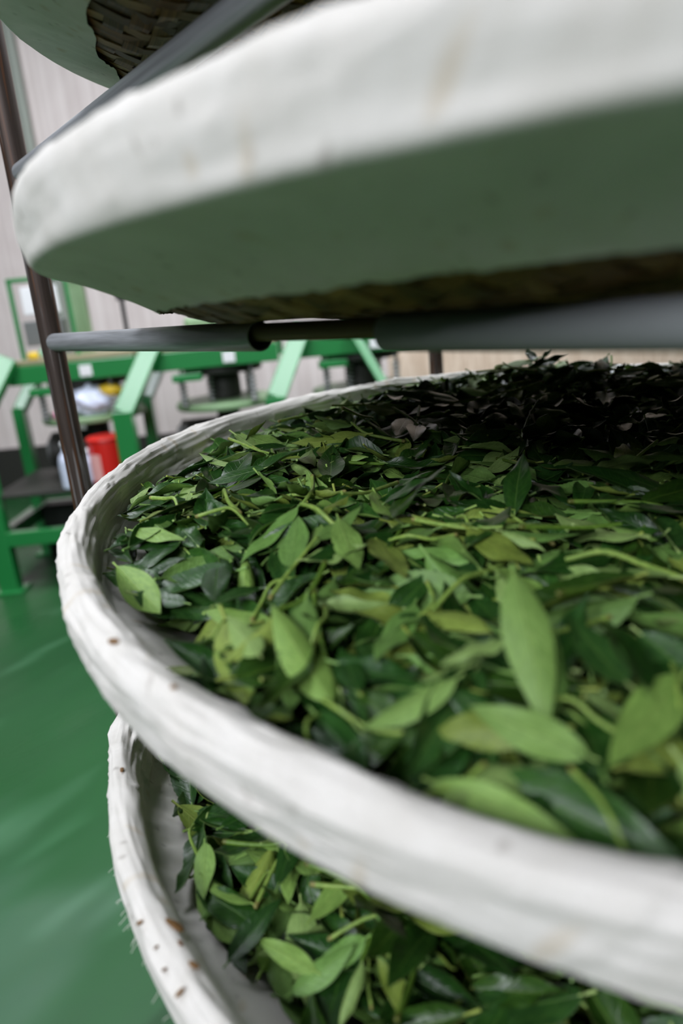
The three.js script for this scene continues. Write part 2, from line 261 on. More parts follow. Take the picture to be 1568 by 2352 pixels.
// ---------------------------------------------------------------- tea leaves
// One texture holds both faces: left half the dark glossy upper face, right half the pale lower face; v runs from stalk to tip.
function leafPattern(u, v) {
  const lower = u >= 0.5, q = ((lower ? u - 0.5 : u) * 2) * 2 - 1, a = Math.abs(q);   // a: 0 at the midrib, 1 at the edge
  const rib = Math.exp(-((a / 0.035) ** 2)), side = v * 9 - a * 1.6 + 0.06 * Math.sin(a * 9), f = side - Math.floor(side), vein = Math.exp(-(((f - 0.5) / 0.06) ** 2)) * smoothstep(a, 0.02, 0.1) * (1 - smoothstep(a, 0.7, 0.98));
  const cell = Math.sin((f) * Math.PI), m = noise(q * 3, v * 6, lower ? 4 : 1) * 0.5 + noise(q * 10, v * 24, lower ? 14 : 11) * 0.3 + noise(q * 30, v * 70, 6) * 0.2;
  return { lower, a, rib, vein, cell, m };
}
const leafColor = texture(512, 512, (u, v) => {
  const { lower, a, rib, vein, m } = leafPattern(u, v);
  let c = lower ? mixc(rgb(146, 176, 100), rgb(120, 150, 80), clamp(0.5 + m * 0.9, 0, 1)) : mixc(rgb(54, 92, 38), rgb(38, 72, 31), clamp(0.5 + m, 0, 1));
  c = mixc(c, lower ? rgb(164, 188, 112) : rgb(100, 134, 62), rib * 0.8); c = mixc(c, lower ? rgb(152, 178, 104) : rgb(66, 102, 46), vein * 0.45);
  if (a > 0.93) c = mixc(c, lower ? rgb(150, 172, 98) : rgb(96, 128, 62), (a - 0.93) * 9);
  const s = noise(u * 22, v * 11, 40); if (s > 0.78) c = mixc(c, rgb(112, 96, 52), (s - 0.78) * 1.6);
  return c;
}, true);
const leafBump = texture(512, 512, (u, v) => { const { lower, rib, vein, cell, m } = leafPattern(u, v); return [lower ? 0.35 + rib * 0.5 + vein * 0.25 + m * 0.1 : 0.55 - rib * 0.4 - vein * 0.25 + cell * 0.12 + m * 0.08]; }, false);
const leafRough = texture(64, 64, (u) => [0, u < 0.5 ? 0.36 : 0.58, 0], false);
const leafBase = { map: leafColor, bumpMap: leafBump, bumpScale: 0.0006, roughnessMap: leafRough, roughness: 1 };
const TINTS = [0xffffff, 0xe6f2d8, 0xc8dcc4, 0xfff4c4, 0xb0c4a8, 0xf4ffdc, 0xd8d09a, 0xd2ecd0].map((h) => new THREE.Color(h));
M.leaf = S(leafBase);
M.leafTint = TINTS.map((c) => S({ ...leafBase, color: c }));
const stemTex = texture(16, 256, (u, v) => { let c = mixc(rgb(150, 178, 84), rgb(126, 158, 70), clamp(0.5 + noise(u * 3, v * 9, 2), 0, 1)); if (v < 0.035) c = mixc(c, rgb(138, 120, 72), 0.7); return c; }, true);
M.stem = S({ map: stemTex, roughness: 0.5 });
M.stemDark = S({ map: stemTex, color: 0xb4c89a, roughness: 0.5 });

function makeLeaf(o) {   // unit: metres, midpoint at the origin, stalk end at -z, tip at +z, upper face +y
  const { L, W, fold, bend, twist, wave, curl, tipCurl = 0, ph = 0, NU = 30, NV = 6 } = o;
  const mid = [], half = 0.0002, n = NU, spine = []; let ang = -bend * 0.5, py = 0, pz = 0;
  for (let i = 0; i <= n; i++) { const u = i / n; spine.push([py, pz, ang]); ang += (bend + (u > 0.65 ? tipCurl * 2.2 : 0)) / n; py += Math.sin(ang) * L / n; pz += Math.cos(ang) * L / n; }
  const cy = spine.reduce((s, p) => s + p[0], 0) / (n + 1), cz = (spine[0][1] + spine[n][1]) / 2;
  const P = (i, v) => {
    const u = i / n, [sy, sz, an] = spine[i]; let w = W / 2 * Math.pow(Math.sin(Math.PI * Math.pow(u, 0.86)), 0.82) * (1 - 0.25 * u * u) * 1.08;
    if (u > 0.12 && u < 0.96) w *= i % 2 ? 1.0 : 0.955;
    w = Math.max(w, 0.0007);
    const fo = fold * (0.75 + 0.25 * Math.sin(u * 3 + ph)) + curl * Math.abs(v), tw = twist * (u - 0.5), ax = v * w * Math.cos(fo), up = Math.abs(v) * w * Math.sin(fo) + wave * L * v * v * Math.sin(u * 11 + ph + (v > 0 ? 1.3 : 0)) * Math.sin(Math.PI * u);
    const x = ax * Math.cos(tw) - up * Math.sin(tw), yy = ax * Math.sin(tw) + up * Math.cos(tw);
    return V(x, sy - cy + yy * Math.cos(an), sz - cz - yy * Math.sin(an));
  };
  const pos = [], uv = [], idx = [], C = NV + 1, nrm = [];
  for (let i = 0; i <= n; i++) for (let k = 0; k <= NV; k++) mid.push(P(i, k / NV * 2 - 1));
  const at = (i, k) => mid[clamp(i, 0, n) * C + clamp(k, 0, NV)];
  for (let i = 0; i <= n; i++) for (let k = 0; k <= NV; k++) nrm.push(at(i + 1, k).clone().sub(at(i - 1, k)).cross(at(i, k + 1).clone().sub(at(i, k - 1))).normalize());
  for (let side = 0; side < 2; side++) for (let i = 0; i <= n; i++) for (let k = 0; k <= NV; k++) {
    const m = mid[i * C + k], q = nrm[i * C + k], s = side ? -half : half; pos.push(m.x + q.x * s, m.y + q.y * s, m.z + q.z * s); uv.push((side ? 0.5 : 0) + 0.01 + 0.48 * k / NV, i / n);
  }
  const off = (n + 1) * C;
  for (let i = 0; i < n; i++) for (let k = 0; k < NV; k++) { const a = i * C + k, b = a + C; idx.push(a, b, a + 1, a + 1, b, b + 1); const c = a + off, d = b + off; idx.push(c, c + 1, d, c + 1, d + 1, d); }
  for (let i = 0; i < n; i++) for (const k of [0, NV]) { const a = i * C + k, b = a + C, c = a + off, d = b + off; k ? idx.push(a, b, c, c, b, d) : idx.push(a, c, b, b, c, d); }
  const g = new THREE.BufferGeometry(); g.setAttribute('position', new THREE.Float32BufferAttribute(pos, 3)); g.setAttribute('uv', new THREE.Float32BufferAttribute(uv, 2)); g.setIndex(idx);
  const k0 = mid[Math.floor(NV / 2)], dir = at(1, NV / 2).clone().sub(k0).normalize();   // short stalk
  const st = cyl(0.0009, k0.clone().addScaledVector(dir, -0.0055), k0.clone().addScaledVector(dir, 0.003), 6, 0.0006); const su = st.attributes.uv; for (let i = 0; i < su.count; i++) su.setXY(i, 0.75, 0.3);
  g.computeVertexNormals(); const out = mergeGeometries([g.toNonIndexed(), st.toNonIndexed()]);
  out.userData.samples = []; const ns = 18, nk = 7;
  for (let i = 0; i < ns; i++) for (let k = 0; k < nk; k++) out.userData.samples.push(P(Math.round(i / (ns - 1) * n), k / (nk - 1) * 2 - 1));
  out.userData.L = L; out.userData.word = (W / L < 0.31 ? 'slim' : 'broad') + (Math.abs(twist) > 0.25 ? ' twisting' : bend > 0.25 ? ' arching' : bend < -0.15 ? ' drooping' : ' straight'); return out;
}
const lr = rng(515);
const LEAVES = [];
for (let i = 0; i < 20; i++) {
  const L = 0.043 + lr() * 0.026, slim = 0.31 + lr() * 0.12, kind = i % 5;
  LEAVES.push(makeLeaf({ L, W: L * slim, fold: kind === 3 ? 0.75 + lr() * 0.3 : 0.10 + lr() * 0.32, bend: (lr() - 0.45) * (kind === 4 ? 2.6 : 1.4), twist: (lr() - 0.5) * (kind === 2 ? 2.4 : 0.9), wave: 0.015 + lr() * 0.045, curl: (lr() - 0.5) * (kind === 1 ? 1.6 : 0.7), tipCurl: (lr() - 0.4) * 0.9, ph: lr() * 6 }));
}
const HEROES = []; for (let i = 0; i < 8; i++) { const L = 0.07, n = LEAVES.length; LEAVES.push(makeLeaf({ L, W: L * (0.27 + lr() * 0.09), fold: 0.06 + lr() * 0.22, bend: (lr() - 0.35) * 1.1, twist: (lr() - 0.5) * 0.9, wave: 0.012 + lr() * 0.02, curl: (lr() - 0.5) * 0.5, tipCurl: (lr() - 0.5) * 0.8, ph: lr() * 6, NU: 44 })); HEROES.push(n); }
const SLIM = LEAVES.length; LEAVES.push(makeLeaf({ L: 0.078, W: 0.0235, fold: 0.16, bend: 0.35, twist: 0.25, wave: 0.008, curl: 0.1, tipCurl: 0.2, ph: 1, NU: 48 }));
const SHAPES = ['flat', 'cupped', 'twisted', 'folded', 'arched'];
function tubeAlong(pts, r0, r1, seg = 18, rad = 8) {   // tapering stem, closed ends
  const c = new THREE.CatmullRomCurve3(pts), g = new THREE.TubeGeometry(c, seg, 1, rad, false), p = g.attributes.position, uv = g.attributes.uv, v = V(0, 0, 0);
  for (let i = 0; i <= seg; i++) { const o = c.getPointAt(i / seg), r = lerp(r0, r1, i / seg); for (let k = 0; k <= rad; k++) { const j = i * (rad + 1) + k; v.fromBufferAttribute(p, j).sub(o).multiplyScalar(r).add(o); p.setXYZ(j, v.x, v.y, v.z); uv.setXY(j, k / rad, i / seg); } }
  const caps = [[0, r0, 0.01], [1, r1, 0.95]].map(([t, r, vv]) => { const s = new THREE.SphereGeometry(r, 8, 6); const o = c.getPointAt(t); s.translate(o.x, o.y, o.z); const u = s.attributes.uv; for (let i = 0; i < u.count; i++) u.setXY(i, 0.5, vv); return s; });
  g.computeVertexNormals(); return merge([g, ...caps]);
}
// sprigs: a stem (root at -z) with leaves; each variant is { stem, blades: [[leaf number, Matrix4]], samples }
const SPRIGS = [];
for (let i = 0; i < 6; i++) {
  const L = 0.05 + lr() * 0.03, b = (lr() - 0.5) * 0.02, pts = [V(0, 0, -L / 2), V(b * 0.7, 0.002, -L / 6), V(b, 0.004, L / 6), V(b * 0.4, 0.003, L / 2)], c = new THREE.CatmullRomCurve3(pts), blades = [], samples = [];
  const count = 2 + Math.floor(lr() * 2.5);
  for (let k = 0; k < count; k++) {
    const t = 0.35 + 0.65 * (k + 0.6) / count, o = c.getPointAt(Math.min(t, 0.99)), side = k === count - 1 ? (lr() - 0.5) * 0.4 : (k % 2 ? 1 : -1) * (0.5 + lr() * 0.5), n = Math.floor(lr() * LEAVES.length), sc = k === count - 1 ? 0.7 : 0.85 + lr() * 0.2, len = LEAVES[n].userData.L * sc;
    const q = new THREE.Quaternion().setFromEuler(new THREE.Euler(-0.1 - lr() * 0.25, side, (lr() - 0.5) * 0.9, 'YXZ')), m = new THREE.Matrix4().compose(o.clone().add(V(0, 0, len / 2 + 0.004).applyQuaternion(q)), q, V(sc, sc, sc));
    blades.push([n, m]); for (let j = 0; j < LEAVES[n].userData.samples.length; j += 2) samples.push(LEAVES[n].userData.samples[j].clone().applyMatrix4(m));
  }
  for (let k = 0; k <= 14; k++) samples.push(c.getPointAt(k / 14));
  SPRIGS.push({ stem: tubeAlong(pts, 0.0017, 0.0011), blades, samples });
}
const STEMS = [];
for (let i = 0; i < 5; i++) { const L = 0.05, b = (lr() - 0.5) * 0.022, pts = [V(0, 0, -L / 2), V(b, 0.003, -L / 8), V(b, 0.004 + lr() * 0.004, L / 5), V(0, 0, L / 2)], c = new THREE.CatmullRomCurve3(pts), samples = []; for (let k = 0; k <= 24; k++) samples.push(c.getPointAt(k / 24)); STEMS.push({ geo: tubeAlong(pts, 0.0017, 0.0012), samples }); }

class Heap {   // leaves are dropped one by one on a height grid, in the tray's own axes
  constructor(cfg, target, seed) {
    this.N = 264; this.cell = 0.004; this.h = new Float32Array(this.N * this.N); this.owner = new Int32Array(this.N * this.N).fill(-1); this.items = []; this.rnd = rng(seed); this.target = target; this.R = cfg.R;
    const R = cfg.R, fl = (r) => r > R - 0.034 ? lerp(-0.034, -0.012, clamp((r - R + 0.034) / 0.02, 0, 1)) : r > R - 0.085 ? lerp(-0.0535, -0.034, (r - R + 0.085) / 0.051) : r > R - 0.14 ? lerp(-0.0632, -0.0535, (r - R + 0.14) / 0.055) : -0.0665;
    for (let j = 0; j < this.N; j++) for (let i = 0; i < this.N; i++) this.h[j * this.N + i] = fl(Math.hypot(this.co(i), this.co(j))) + 0.0015;
  }
  co(i) { return (i - this.N / 2 + 0.5) * this.cell; }
  id(x) { return clamp(Math.round(x / this.cell + this.N / 2 - 0.5), 0, this.N - 1); }
  at(x, z) { return this.h[this.id(z) * this.N + this.id(x)]; }
  lay(samples, x, z, yaw, flip, tilt, scale, rest = 0.78, extra = null) {
    const q = new THREE.Quaternion().setFromEuler(new THREE.Euler(0, yaw, flip ? Math.PI : 0, 'YXZ')), pts = samples.map((s) => s.clone().multiplyScalar(scale).applyQuaternion(q));
    let sx = 0, sz = 0, sh = 0, sxx = 0, szz = 0, sxz = 0, sxh = 0, szh = 0; const n = pts.length;
    for (const p of pts) { const h = this.at(x + p.x, z + p.z); sx += p.x; sz += p.z; sh += h; sxx += p.x * p.x; szz += p.z * p.z; sxz += p.x * p.z; sxh += p.x * h; szh += p.z * h; }
    const mx = sx / n, mz = sz / n, mh = sh / n, a = sxx / n - mx * mx + 1e-6, b = sxz / n - mx * mz, c = szz / n - mz * mz + 1e-6, e = sxh / n - mx * mh, f = szh / n - mz * mh, det = a * c - b * b + 1e-12;
    const gx = clamp((e * c - f * b) / det, -0.55, 0.55), gz = clamp((a * f - b * e) / det, -0.55, 0.55);
    const up = V(-gx + tilt * (this.rnd() - 0.5), 1, -gz + tilt * (this.rnd() - 0.5)).normalize(), qt = new THREE.Quaternion().setFromUnitVectors(V(0, 1, 0), up); if (extra) qt.premultiply(extra);
    const gap = [], world = pts.map((p) => p.applyQuaternion(qt)); for (const p of world) gap.push(this.at(x + p.x, z + p.z) - p.y);
    gap.sort((u, v) => u - v); const y = gap[Math.floor((n - 1) * rest)] + 0.0004;
    for (const p of world) { const r = Math.hypot(x + p.x, z + p.z); if (r > this.R - (p.y + y < -0.024 ? 0.030 : 0.0165)) return null; }
    return { x, y, z, q: qt.multiply(q), scale, world };
  }
  put(it) {
    const n = this.items.length; this.items.push(it);
    for (const p of it.world) { const k = this.id(it.z + p.z) * this.N + this.id(it.x + p.x), y = it.y + p.y; if (y > this.h[k] - 0.0015) { this.h[k] = Math.max(y, this.h[k]); this.owner[k] = n; } }
    it.area = it.world.length; delete it.world; return it;
  }
  fill(most) {
    const q = this.rnd; let tries = 0, laid = 0;
    while (laid < most && tries < most * 14) {
      tries++; const r = Math.sqrt(q()) * (this.R - 0.02), th = q() * 6.2832, x = r * Math.cos(th), z = r * Math.sin(th);
      if (this.at(x, z) > this.target(x, z)) continue;
      const n = Math.floor(q() * 20), scale = 0.8 + q() * 0.45, it = this.lay(LEAVES[n].userData.samples, x, z, q() * 6.2832, q() < 0.5, 0.75, scale, 0.72 + q() * 0.2);
      if (!it || it.y > this.target(x, z) + 0.014) continue;
      this.put(Object.assign(it, { leaf: n, tint: Math.floor(q() * TINTS.length) })); laid++;
    }
    return laid;
  }
}
const eyeAxes = new THREE.Matrix4().copy(new THREE.Matrix4().compose(camera.position, camera.quaternion, V(1, 1, 1))).invert();
function place(o, trayGroup, it) { o.position.set(it.x, it.y, it.z).applyMatrix4(trayGroup.matrixWorld); o.quaternion.copy(trayGroup.quaternion).multiply(it.q); o.scale.setScalar(it.scale); return o; }

const MID = [[-0.2206, 0.309, -0.2209, 0.380, 'p', 0.42], [-0.335, 0.251, -0.381, 0.218, 'p'], [-0.305, 0.332, -0.335, 0.274, 'p'], [-0.259, 0.256, -0.285, 0.318, 'm'], [-0.297, 0.174, -0.287, 0.228, 'p'], [-0.274, 0.176, -0.262, 0.241, 'y'], [-0.322, 0.136, -0.364, 0.176, 'm'], [-0.379, 0.155, -0.374, 0.219, 'd'], [-0.372, 0.225, -0.341, 0.189, 'd'], [-0.416, 0.226, -0.379, 0.210, 'p'], [-0.395, 0.198, -0.435, 0.175, 'm'], [-0.448, 0.148, -0.410, 0.207, 'p'], [-0.401, 0.266, -0.389, 0.238, 'd'], [-0.444, 0.113, -0.407, 0.130, 'p'], [-0.249, 0.281, -0.234, 0.302, 'y'], [-0.268, 0.383, -0.223, 0.415, 'p'], [-0.157, 0.349, -0.207, 0.400, 'p'], [-0.210, 0.388, -0.248, 0.355, 'p'], [-0.254, 0.346, -0.291, 0.356, 'p'], [-0.186, 0.364, -0.193, 0.309, 'd'], [-0.179, 0.365, -0.176, 0.303, 'd'], [-0.121, 0.222, -0.145, 0.134, 'p'], [-0.222, 0.212, -0.181, 0.153, 'm'], [-0.139, 0.222, -0.189, 0.241, 'm'], [-0.385, -0.042, -0.424, -0.068, 'p'], [-0.342, -0.104, -0.387, -0.083, 'd'], [-0.327, 0.031, -0.316, -0.044, 'p'], [-0.301, 0.031, -0.297, -0.047, 'm'], [-0.354, 0.011, -0.406, 0.017, 'd'], [-0.349, 0.298, -0.351, 0.343, 'p'], [-0.295, 0.327, -0.300, 0.294, 'm'], [-0.340, 0.307, -0.357, 0.271, 'p'], [-0.265, 0.123, -0.225, 0.132, 'd'], [-0.242, 0.312, -0.205, 0.319, 'm'], [-0.338, 0.343, -0.305, 0.353, 'p']];
const MIDS = [[-0.195, 0.206, -0.250, 0.268], [-0.310, 0.366, -0.311, 0.328], [-0.351, 0.239, -0.323, 0.207], [-0.273, 0.176, -0.322, 0.139], [-0.290, 0.073, -0.340, 0.067], [-0.366, 0.124, -0.385, 0.061], [-0.451, 0.027, -0.420, 0.071], [-0.358, 0.250, -0.363, 0.285], [-0.307, 0.258, -0.317, 0.294], [-0.246, 0.376, -0.280, 0.386], [-0.187, 0.373, -0.217, 0.351], [-0.216, 0.390, -0.210, 0.423], [-0.223, 0.181, -0.265, 0.178], [-0.208, 0.187, -0.216, 0.144], [-0.250, 0.238, -0.260, 0.273], [-0.275, 0.352, -0.310, 0.330], [-0.114, 0.261, -0.175, 0.251], [-0.154, 0.333, -0.167, 0.370], [-0.316, 0.044, -0.326, 0.103], [-0.399, 0.108, -0.360, 0.130]];
const LOW = [[-0.365, 0.201, -0.364, 0.148, 'p'], [-0.366, 0.227, -0.350, 0.175, 'm'], [-0.382, 0.224, -0.417, 0.198, 'p'], [-0.358, 0.280, -0.318, 0.268, 'm'], [-0.344, 0.270, -0.374, 0.248, 'p'], [-0.345, 0.254, -0.312, 0.219, 'p'], [-0.260, 0.241, -0.302, 0.245, 'd'], [-0.258, 0.282, -0.285, 0.250, 'd'], [-0.430, 0.130, -0.398, 0.153, 'm'], [-0.402, 0.169, -0.374, 0.149, 'm'], [-0.297, 0.247, -0.319, 0.206, 'm'], [-0.417, 0.174, -0.412, 0.218, 'p'], [-0.384, 0.270, -0.372, 0.238, 'm'], [-0.390, 0.255, -0.366, 0.229, 'd'], [-0.337, 0.226, -0.302, 0.211, 'p'], [-0.430, 0.084, -0.418, 0.120, 'm']];
const LOWS = [[-0.385, 0.218, -0.365, 0.192], [-0.335, 0.260, -0.294, 0.256], [-0.445, 0.070, -0.425, 0.100], [-0.432, 0.073, -0.425, 0.105], [-0.298, 0.295, -0.293, 0.258], [-0.418, 0.184, -0.429, 0.148], [-0.312, 0.292, -0.313, 0.262]];

const heaps = [
  { tray: midTray, cfg: TR.mid, seed: 901, most: 26000, where: 'middle tray', heroes: MID, stems: MIDS, sprigs: 46,
    target: (x, z) => { const r = Math.hypot(x, z), th = Math.atan2(z, x), edge = 0.474 + 0.010 * noise(Math.cos(th) * 3, Math.sin(th) * 3, 5) - 0.05 * Math.exp(-(((th - 2.62) / 0.10) ** 2)); return (r > edge ? -1 : lerp(-0.006, -0.022, smoothstep(r, edge - 0.085, edge)) + 0.010 * noise(x * 7, z * 7, 2) + 0.016 * smoothstep(x - z * 0.7, -0.25, 0.35)); },
    inView: (px, py) => px > 140 && px < 1590 && py > 815 && py < 2050 },
  { tray: lowTray, cfg: TR.low, seed: 377, most: 16000, where: 'lowest tray', heroes: LOW, stems: LOWS, sprigs: 10,
    target: (x, z) => { const r = Math.hypot(x, z), th = Math.atan2(z, x), edge = 0.464 + 0.010 * noise(Math.cos(th) * 4, Math.sin(th) * 4, 15); return (r > edge ? -1 : lerp(-0.012, -0.036, smoothstep(r, edge - 0.08, edge)) + 0.008 * noise(x * 8, z * 8, 12)); },
    inView: (px, py) => px > 230 && px < 1480 && py > 1640 && py < 2380 && py > 1640 + (px - 260) * 0.62 },
  { tray: upperTray, cfg: TR.upper, seed: 612, most: 5000, where: 'tray above eye level', heroes: [], stems: [], sprigs: 0,
    target: (x, z) => { const r = Math.hypot(x, z); return r > 0.455 ? -1 : lerp(-0.022, -0.034, smoothstep(r, 0.37, 0.455)) + 0.006 * noise(x * 8, z * 8, 31); },
    inView: () => false },
];
scene.updateMatrixWorld(true);
const pick = [], hq = rng(88);
const toPixel = (p) => { const c = p.clone().applyMatrix4(eyeAxes); return [784 - 1690 * c.x / c.z, 1176 + 1690 * c.y / c.z, -c.z]; };
for (const hp of heaps) {
  const heap = hp.heap = new Heap(hp.cfg, hp.target, hp.seed);
  console.log(hp.where, 'leaves', heap.fill(hp.most));
  hp.extra = [];
  for (const [x0, z0, x1, z1] of hp.stems) {
    const L = Math.hypot(x1 - x0, z1 - z0), n = Math.floor(hq() * STEMS.length), it = heap.lay(STEMS[n].samples, (x0 + x1) / 2, (z0 + z1) / 2, Math.atan2(x1 - x0, z1 - z0), false, 0.3, L / 0.05, 0.9);
    if (it) hp.extra.push(Object.assign(heap.put(it), { stem: n, hero: true }));
  }
  for (let k = 0, t = 0; k < hp.sprigs && t < 3000; t++) {
    const r = Math.sqrt(hq()) * 0.43, th = hq() * 6.2832, x = r * Math.cos(th), z = r * Math.sin(th), p = V(x, 0, z).applyMatrix4(hp.tray.matrixWorld), [px, py] = toPixel(p); if (!hp.inView(px, py)) continue;
    const n = Math.floor(hq() * SPRIGS.length), it = heap.lay(SPRIGS[n].samples, x, z, hq() * 6.2832, hq() < 0.5, 0.5, 0.8 + hq() * 0.25, 0.85); if (!it) continue; k++;
    hp.extra.push(Object.assign(heap.put(it), { sprig: n, tint: Math.floor(hq() * TINTS.length) }));
  }
  for (const [x0, z0, x1, z1, kind, pitch = 0] of hp.heroes) {   // pitch: stalk end raised
    const L = clamp(Math.hypot(x1 - x0, z1 - z0), 0.045, 0.105), tint = { p: [0, 1, 5], m: [2, 7, 1], d: [2, 4, 0], y: [3, 6, 3] }[kind][Math.floor(hq() * 3)]; const n = pitch ? SLIM : HEROES[Math.floor(hq() * HEROES.length)], extra = pitch ? new THREE.Quaternion().setFromAxisAngle(V(z1 - z0, 0, x0 - x1).normalize(), pitch) : null;
    const it = heap.lay(LEAVES[n].userData.samples, (x0 + x1) / 2, (z0 + z1) / 2, Math.atan2(x1 - x0, z1 - z0), kind !== 'd' && !(kind === 'm' && hq() < 0.5), 0.3, L / LEAVES[n].userData.L, 0.86, extra);
    if (it) hp.extra.push(Object.assign(heap.put(it), { leaf: n, tint, hero: true }));
  }
  // how much of each leaf is seen: cells of the top it owns, over the square of the distance
  const own = new Map(); for (const o of heap.owner) if (o >= 0) own.set(o, (own.get(o) ?? 0) + 1);
  heap.items.forEach((it, i) => {
    if (it.leaf === undefined) return; const p = V(it.x, it.y, it.z).applyMatrix4(hp.tray.matrixWorld), [px, py, dist] = toPixel(p);
    it.score = it.hero ? 1e9 : hp.inView(px, py) ? (own.get(i) ?? 0) / dist ** 2 : 0; pick.push([it, hp]);
  });
}
const TINT_WORDS = ['fresh green', 'light green', 'grey-green', 'yellowish', 'dull green', 'bright green', 'olive', 'cool green'];
function zone(it, hp) {   // where it lies, by things one can find
  const r = Math.hypot(it.x, it.z), th = Math.atan2(it.z, it.x), side = th > 2.75 || th < -2.6 ? 'aisle' : th > 0 ? 'near' : 'far';
  return (r > 0.40 ? 'against the ' + side + ' rim of the ' : r > 0.31 ? 'inside the ' + side + ' rim of the ' : 'well inside the ') + hp.where;
}
pick.sort((a, b) => b[0].score - a[0].score);
pick.slice(0, 300).forEach(([it]) => { it.single = true; });
for (const hp of heaps) {
  hp.heap.items.forEach((it) => {
    if (it.single) {
      const m = mesh('tea_leaf', LEAVES[it.leaf], M.leafTint[it.tint], scene); place(m, hp.tray, it);
      const pale = V(0, 1, 0).applyQuaternion(it.q).y < 0, len = LEAVES[it.leaf].userData.L * it.scale, size = len < 0.048 ? 'small' : len < 0.06 ? 'middling' : len < 0.08 ? 'long' : 'largest';
      tag(m, size + ' ' + (pale ? 'pale-backed ' : 'glossy-faced ') + TINT_WORDS[it.tint] + ' tea leaf, ' + (it.leaf < 20 ? SHAPES[it.leaf % 5] : LEAVES[it.leaf].userData.word) + ', ' + zone(it, hp), 'leaf', (pale ? 'pale-backed' : 'glossy') + ' loose tea leaves on the ' + hp.where);
    } else if (it.sprig !== undefined) {
      const s = SPRIGS[it.sprig], g = group('tea_sprig', 'tea shoot, ' + ['', 'one', 'two', 'three', 'four', 'five'][s.blades.length] + ' ' + TINT_WORDS[it.tint] + ' leaves, ' + (it.tint % 2 ? 'pale' : 'darker') + ' stem, ' + zone(it, hp), 'tea shoot', 'tea shoots on the ' + hp.where);
      place(g, hp.tray, it); mesh('stem', s.stem, it.tint % 2 ? M.stem : M.stemDark, g);
      s.blades.forEach(([n, m], k) => { const b = mesh('leaf', LEAVES[n], M.leafTint[(it.tint + k) % TINTS.length], g); m.decompose(b.position, b.quaternion, b.scale); });
    } else if (it.stem !== undefined) {
      const m = mesh('tea_twig', STEMS[it.stem].geo, M.stem, scene); place(m, hp.tray, it); m.scale.set(Math.min(1.1, it.scale), Math.min(1.1, it.scale), it.scale);
      tag(m, (it.scale < 0.75 ? 'short' : it.scale < 1.1 ? 'middling' : 'long') + ' bare tea stem with cut end, ' + zone(it, hp), 'stem', 'bare tea stems on the ' + hp.where);
    }
  });
  const rest = group('tea_leaf_heap', 'thick heap of fresh green tea leaves filling the ' + hp.where, 'tea leaves'); rest.userData.kind = 'stuff';
  const o = new THREE.Object3D();
  LEAVES.forEach((geo, n) => {
    const list = hp.heap.items.filter((it) => it.leaf === n && !it.single), im = new THREE.InstancedMesh(geo, M.leaf, list.length); im.name = 'leaves'; im.userData.kind = 'stuff';
    list.forEach((it, i) => { place(o, hp.tray, it); o.updateMatrix(); im.setMatrixAt(i, o.matrix); im.setColorAt(i, TINTS[it.tint]); }); rest.add(im);
  });
}

